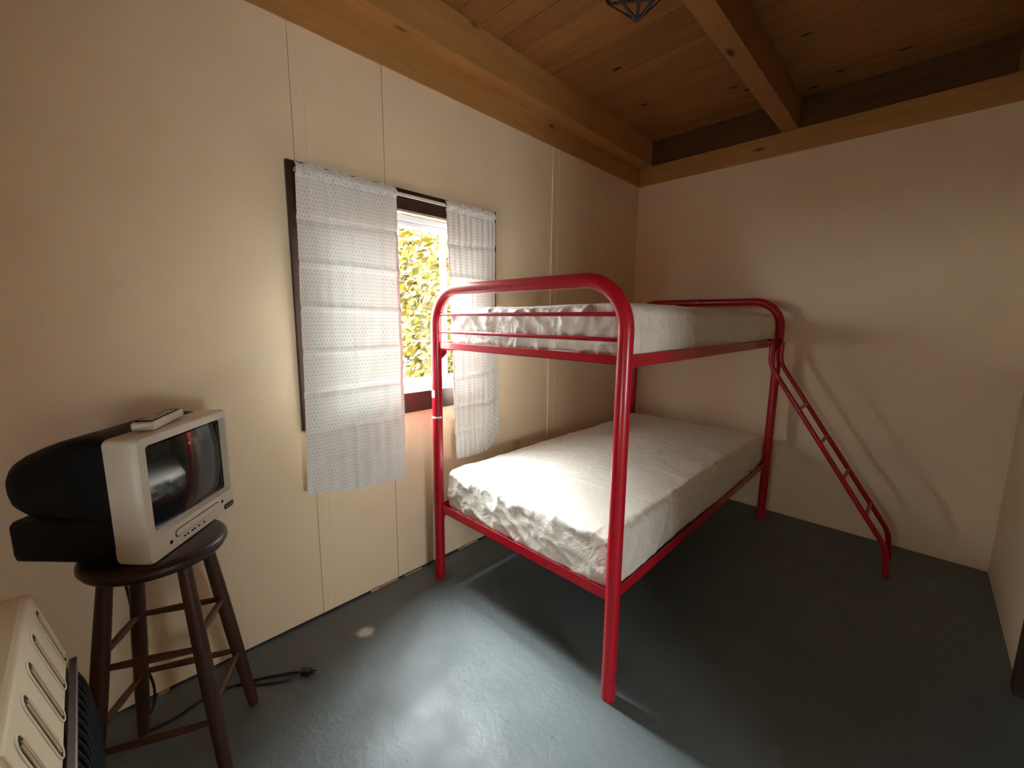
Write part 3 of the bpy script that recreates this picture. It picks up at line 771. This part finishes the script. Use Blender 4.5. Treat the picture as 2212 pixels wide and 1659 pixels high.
# burner recess, steel frame strip and bowed guard wires
obj('burner_recess', BM((HX0+0.012, HX1-0.012, -0.159, HY+0.010, 0.205, 0.608)), M_slot, ht)
bm = bmesh.new()
box(bm, HX0+0.002, HX1-0.002, HY+0.036, HY+0.050, 0.588, 0.606); box(bm, HX0+0.002, HX0+0.016, HY+0.012, HY+0.046, 0.205, 0.588); box(bm, HX1-0.016, HX1-0.002, HY+0.012, HY+0.046, 0.205, 0.588)
obj('burner_frame', bm, M_steel, ht, bevel=0.003)
for k in range(15):
    x = HX0+0.022+k*0.030; bm = bmesh.new()
    tube(bm, fillet([(x, HY+0.043, 0.584), (x, HY+0.055, 0.55), (x, HY+0.068, 0.42), (x, HY+0.060, 0.28), (x, HY+0.030, 0.212)], 0.05, 5), 0.0045, 10)
    obj('guard_wire', bm, M_grille, ht, smooth=True)
obj('base_plinth', BM((HX0+0.02, HX1-0.02, -0.41, HY+0.005, 0.0, 0.0598)), M_black, ht, bevel=0.003)

# ------------------------------------------------------------------ caged ceiling lamp on the middle joist
LC = Vector((-0.772, 1.352, 2.300))
lp = thing('cage_lamp', (LC.x, LC.y, ZP1), 'black wire cage ceiling lamp with a pale bulb under the middle joist', 'lamp')
view = math.atan2(-LC.y, -LC.x)
for k in range(5):
    a = view+math.radians(4)+k*2*math.pi/5
    e = LC+Vector((0.155*math.cos(a), 0.155*math.sin(a), 0.140)); u = LC+Vector((0.052*math.cos(a), 0.052*math.sin(a), 0.236))
    bm = bmesh.new(); tube(bm, [LC, e, u], 0.0055 if k in (0, 1, 4) else 0.003, 10); obj('cage_bar', bm, M_iron, lp, smooth=True)
    a2 = a+2*math.pi/5; e2 = LC+Vector((0.155*math.cos(a2), 0.155*math.sin(a2), 0.140))
    bm = bmesh.new(); tube(bm, [e, e2], 0.0045, 10); obj('cage_ring_bar', bm, M_iron, lp, smooth=True)
bm = bmesh.new(); lathe(bm, LC, [(0, 0.236), (0.06, 0.238), (0.062, 0.262), (0.05, 0.276), (0, 0.276)], 32); obj('canopy', bm, M_iron, lp, smooth=True)
bm = bmesh.new(); lathe(bm, LC, [(0, 0.185), (0.02, 0.187), (0.02, 0.236), (0, 0.236)], 24); obj('lamp_holder', bm, M_iron, lp, smooth=True)
bm = bmesh.new(); lathe(bm, LC, [(0, 0.072), (0.016, 0.076), (0.027, 0.090), (0.030, 0.108), (0.026, 0.128), (0.017, 0.155), (0.014, 0.186)], 28); obj('bulb', bm, M_bulb, lp, smooth=True)

# ------------------------------------------------------------------ outdoors
def b_ground(nt, b):
    v = coord(nt)
    c = ramp(nt, noise_tex(nt, v, 2.5, 8, 0.7), [(0.35, (0.012, 0.008, 0.003)), (0.5, (0.036, 0.026, 0.007)), (0.65, (0.06, 0.045, 0.024))])
    nt.links.new(c, b.inputs['Base Color'])
M_ground = mat('dry_leafy_ground', (0.06, 0.045, 0.02), 0.95, spec=0.1, build=b_ground)
bm = bmesh.new(); g = []
for j in range(41):
    row = []
    for i in range(41):
        x = -2.0-i*1.0; y = -12+j*1.0
        row.append(bm.verts.new((x, y, -0.35+0.12*noise.noise((x*0.3, y*0.3, 0))*min(1, i/3)+0.012*i)))
    g.append(row)
for j in range(40):
    for i in range(40): bm.faces.new((g[j][i], g[j][i+1], g[j+1][i+1], g[j+1][i]))
meta(obj('ground', bm, M_ground, smooth=True, angle=0), kind='structure')
def b_leaf(nt, b):
    v = coord(nt)
    c = ramp(nt, noise_tex(nt, v, 1.9, 4, 0.7), [(0.32, (0.022, 0.024, 0.001)), (0.43, (0.065, 0.052, 0.0015)), (0.56, (0.10, 0.066, 0.0015)), (0.70, (0.11, 0.048, 0.0015))])
    nt.links.new(c, b.inputs['Base Color'])
M_leaf = mat('autumn_leaf', (0.1, 0.08, 0.01), 0.6, spec=0.2, build=b_leaf)
M_bark_w = mat('pale_bark', (0.11, 0.10, 0.085), 0.8)
M_bark_d = mat('dark_bark', (0.035, 0.022, 0.014), 0.9)
def tree(x, y, h, r, kind, label, seed, nleaf=2600):
    rr = random.Random(seed); z0 = -0.35+0.012*(-2-x)-0.15
    t = thing('autumn_tree', (x, y, z0), label, 'tree', 'trees outside the window')
    bm = bmesh.new()
    pts = [(x+0.12*math.sin(k*0.9+seed)*k/6, y+0.12*math.cos(k*1.1+seed)*k/6, z0+h*k/6) for k in range(7)]
    tube(bm, pts, [0.095, 0.08, 0.07, 0.06, 0.045, 0.03, 0.015], 10); obj('trunk', bm, M_bark_w if kind else M_bark_d, t, smooth=True)
    bm = bmesh.new()
    for k in range(14):
        a = rr.uniform(0, 6.28); zz = z0+h*rr.uniform(0.2, 0.85); L = r*rr.uniform(0.6, 1.0)
        f = (zz-z0)/h*6; i = min(5, int(f)); b0 = Vector(pts[i]).lerp(Vector(pts[i+1]), f-i)
        tube(bm, [b0, b0+Vector((math.cos(a)*L*0.6, math.sin(a)*L*0.6, L*0.3)), b0+Vector((math.cos(a)*L, math.sin(a)*L, L*0.55))], [0.035, 0.02, 0.006], 6)
    obj('branches', bm, M_bark_w if kind else M_bark_d, t)
    bm = bmesh.new()
    cl = [(rr.gauss(0, r*0.45), rr.gauss(0, r*0.55), h*rr.uniform(0.12, 1.05)) for _ in range(64)]
    for k in range(nleaf):
        c = cl[k % len(cl)]; p = Vector((x+c[0]+rr.gauss(0, 0.28), y+c[1]+rr.gauss(0, 0.28), z0+c[2]+rr.gauss(0, 0.22)))
        if p.z < z0+0.2 or p.x > -3.2: continue
        n1 = Vector((rr.gauss(0, 1), rr.gauss(0, 1), rr.gauss(0, 1))).normalized(); n2 = n1.orthogonal().normalized()
        s = rr.uniform(0.06, 0.11); m_ = n1.cross(n2)*s*0.55; n2 = n2*s
        bm.faces.new([bm.verts.new(p+q) for q in (-n2, m_, n2, -m_)])
    obj('foliage', bm, M_leaf, t)
tree(-6.4, 5.25, 3.3, 0.95, 0, 'yellow leafed tree nearest the window glass', 1, 4200)
tree(-9.6, 6.15, 4.0, 1.2, 1, 'pale trunked tree seen in the middle of the window gap', 2, 3200)
tree(-12.6, 9.9, 3.6, 1.2, 0, 'golden tree behind the right side of the window gap', 3, 3600)
tree(-17.5, 9.6, 4.4, 1.2, 1, 'distant yellow tree behind the left side of the window gap', 4, 3600)
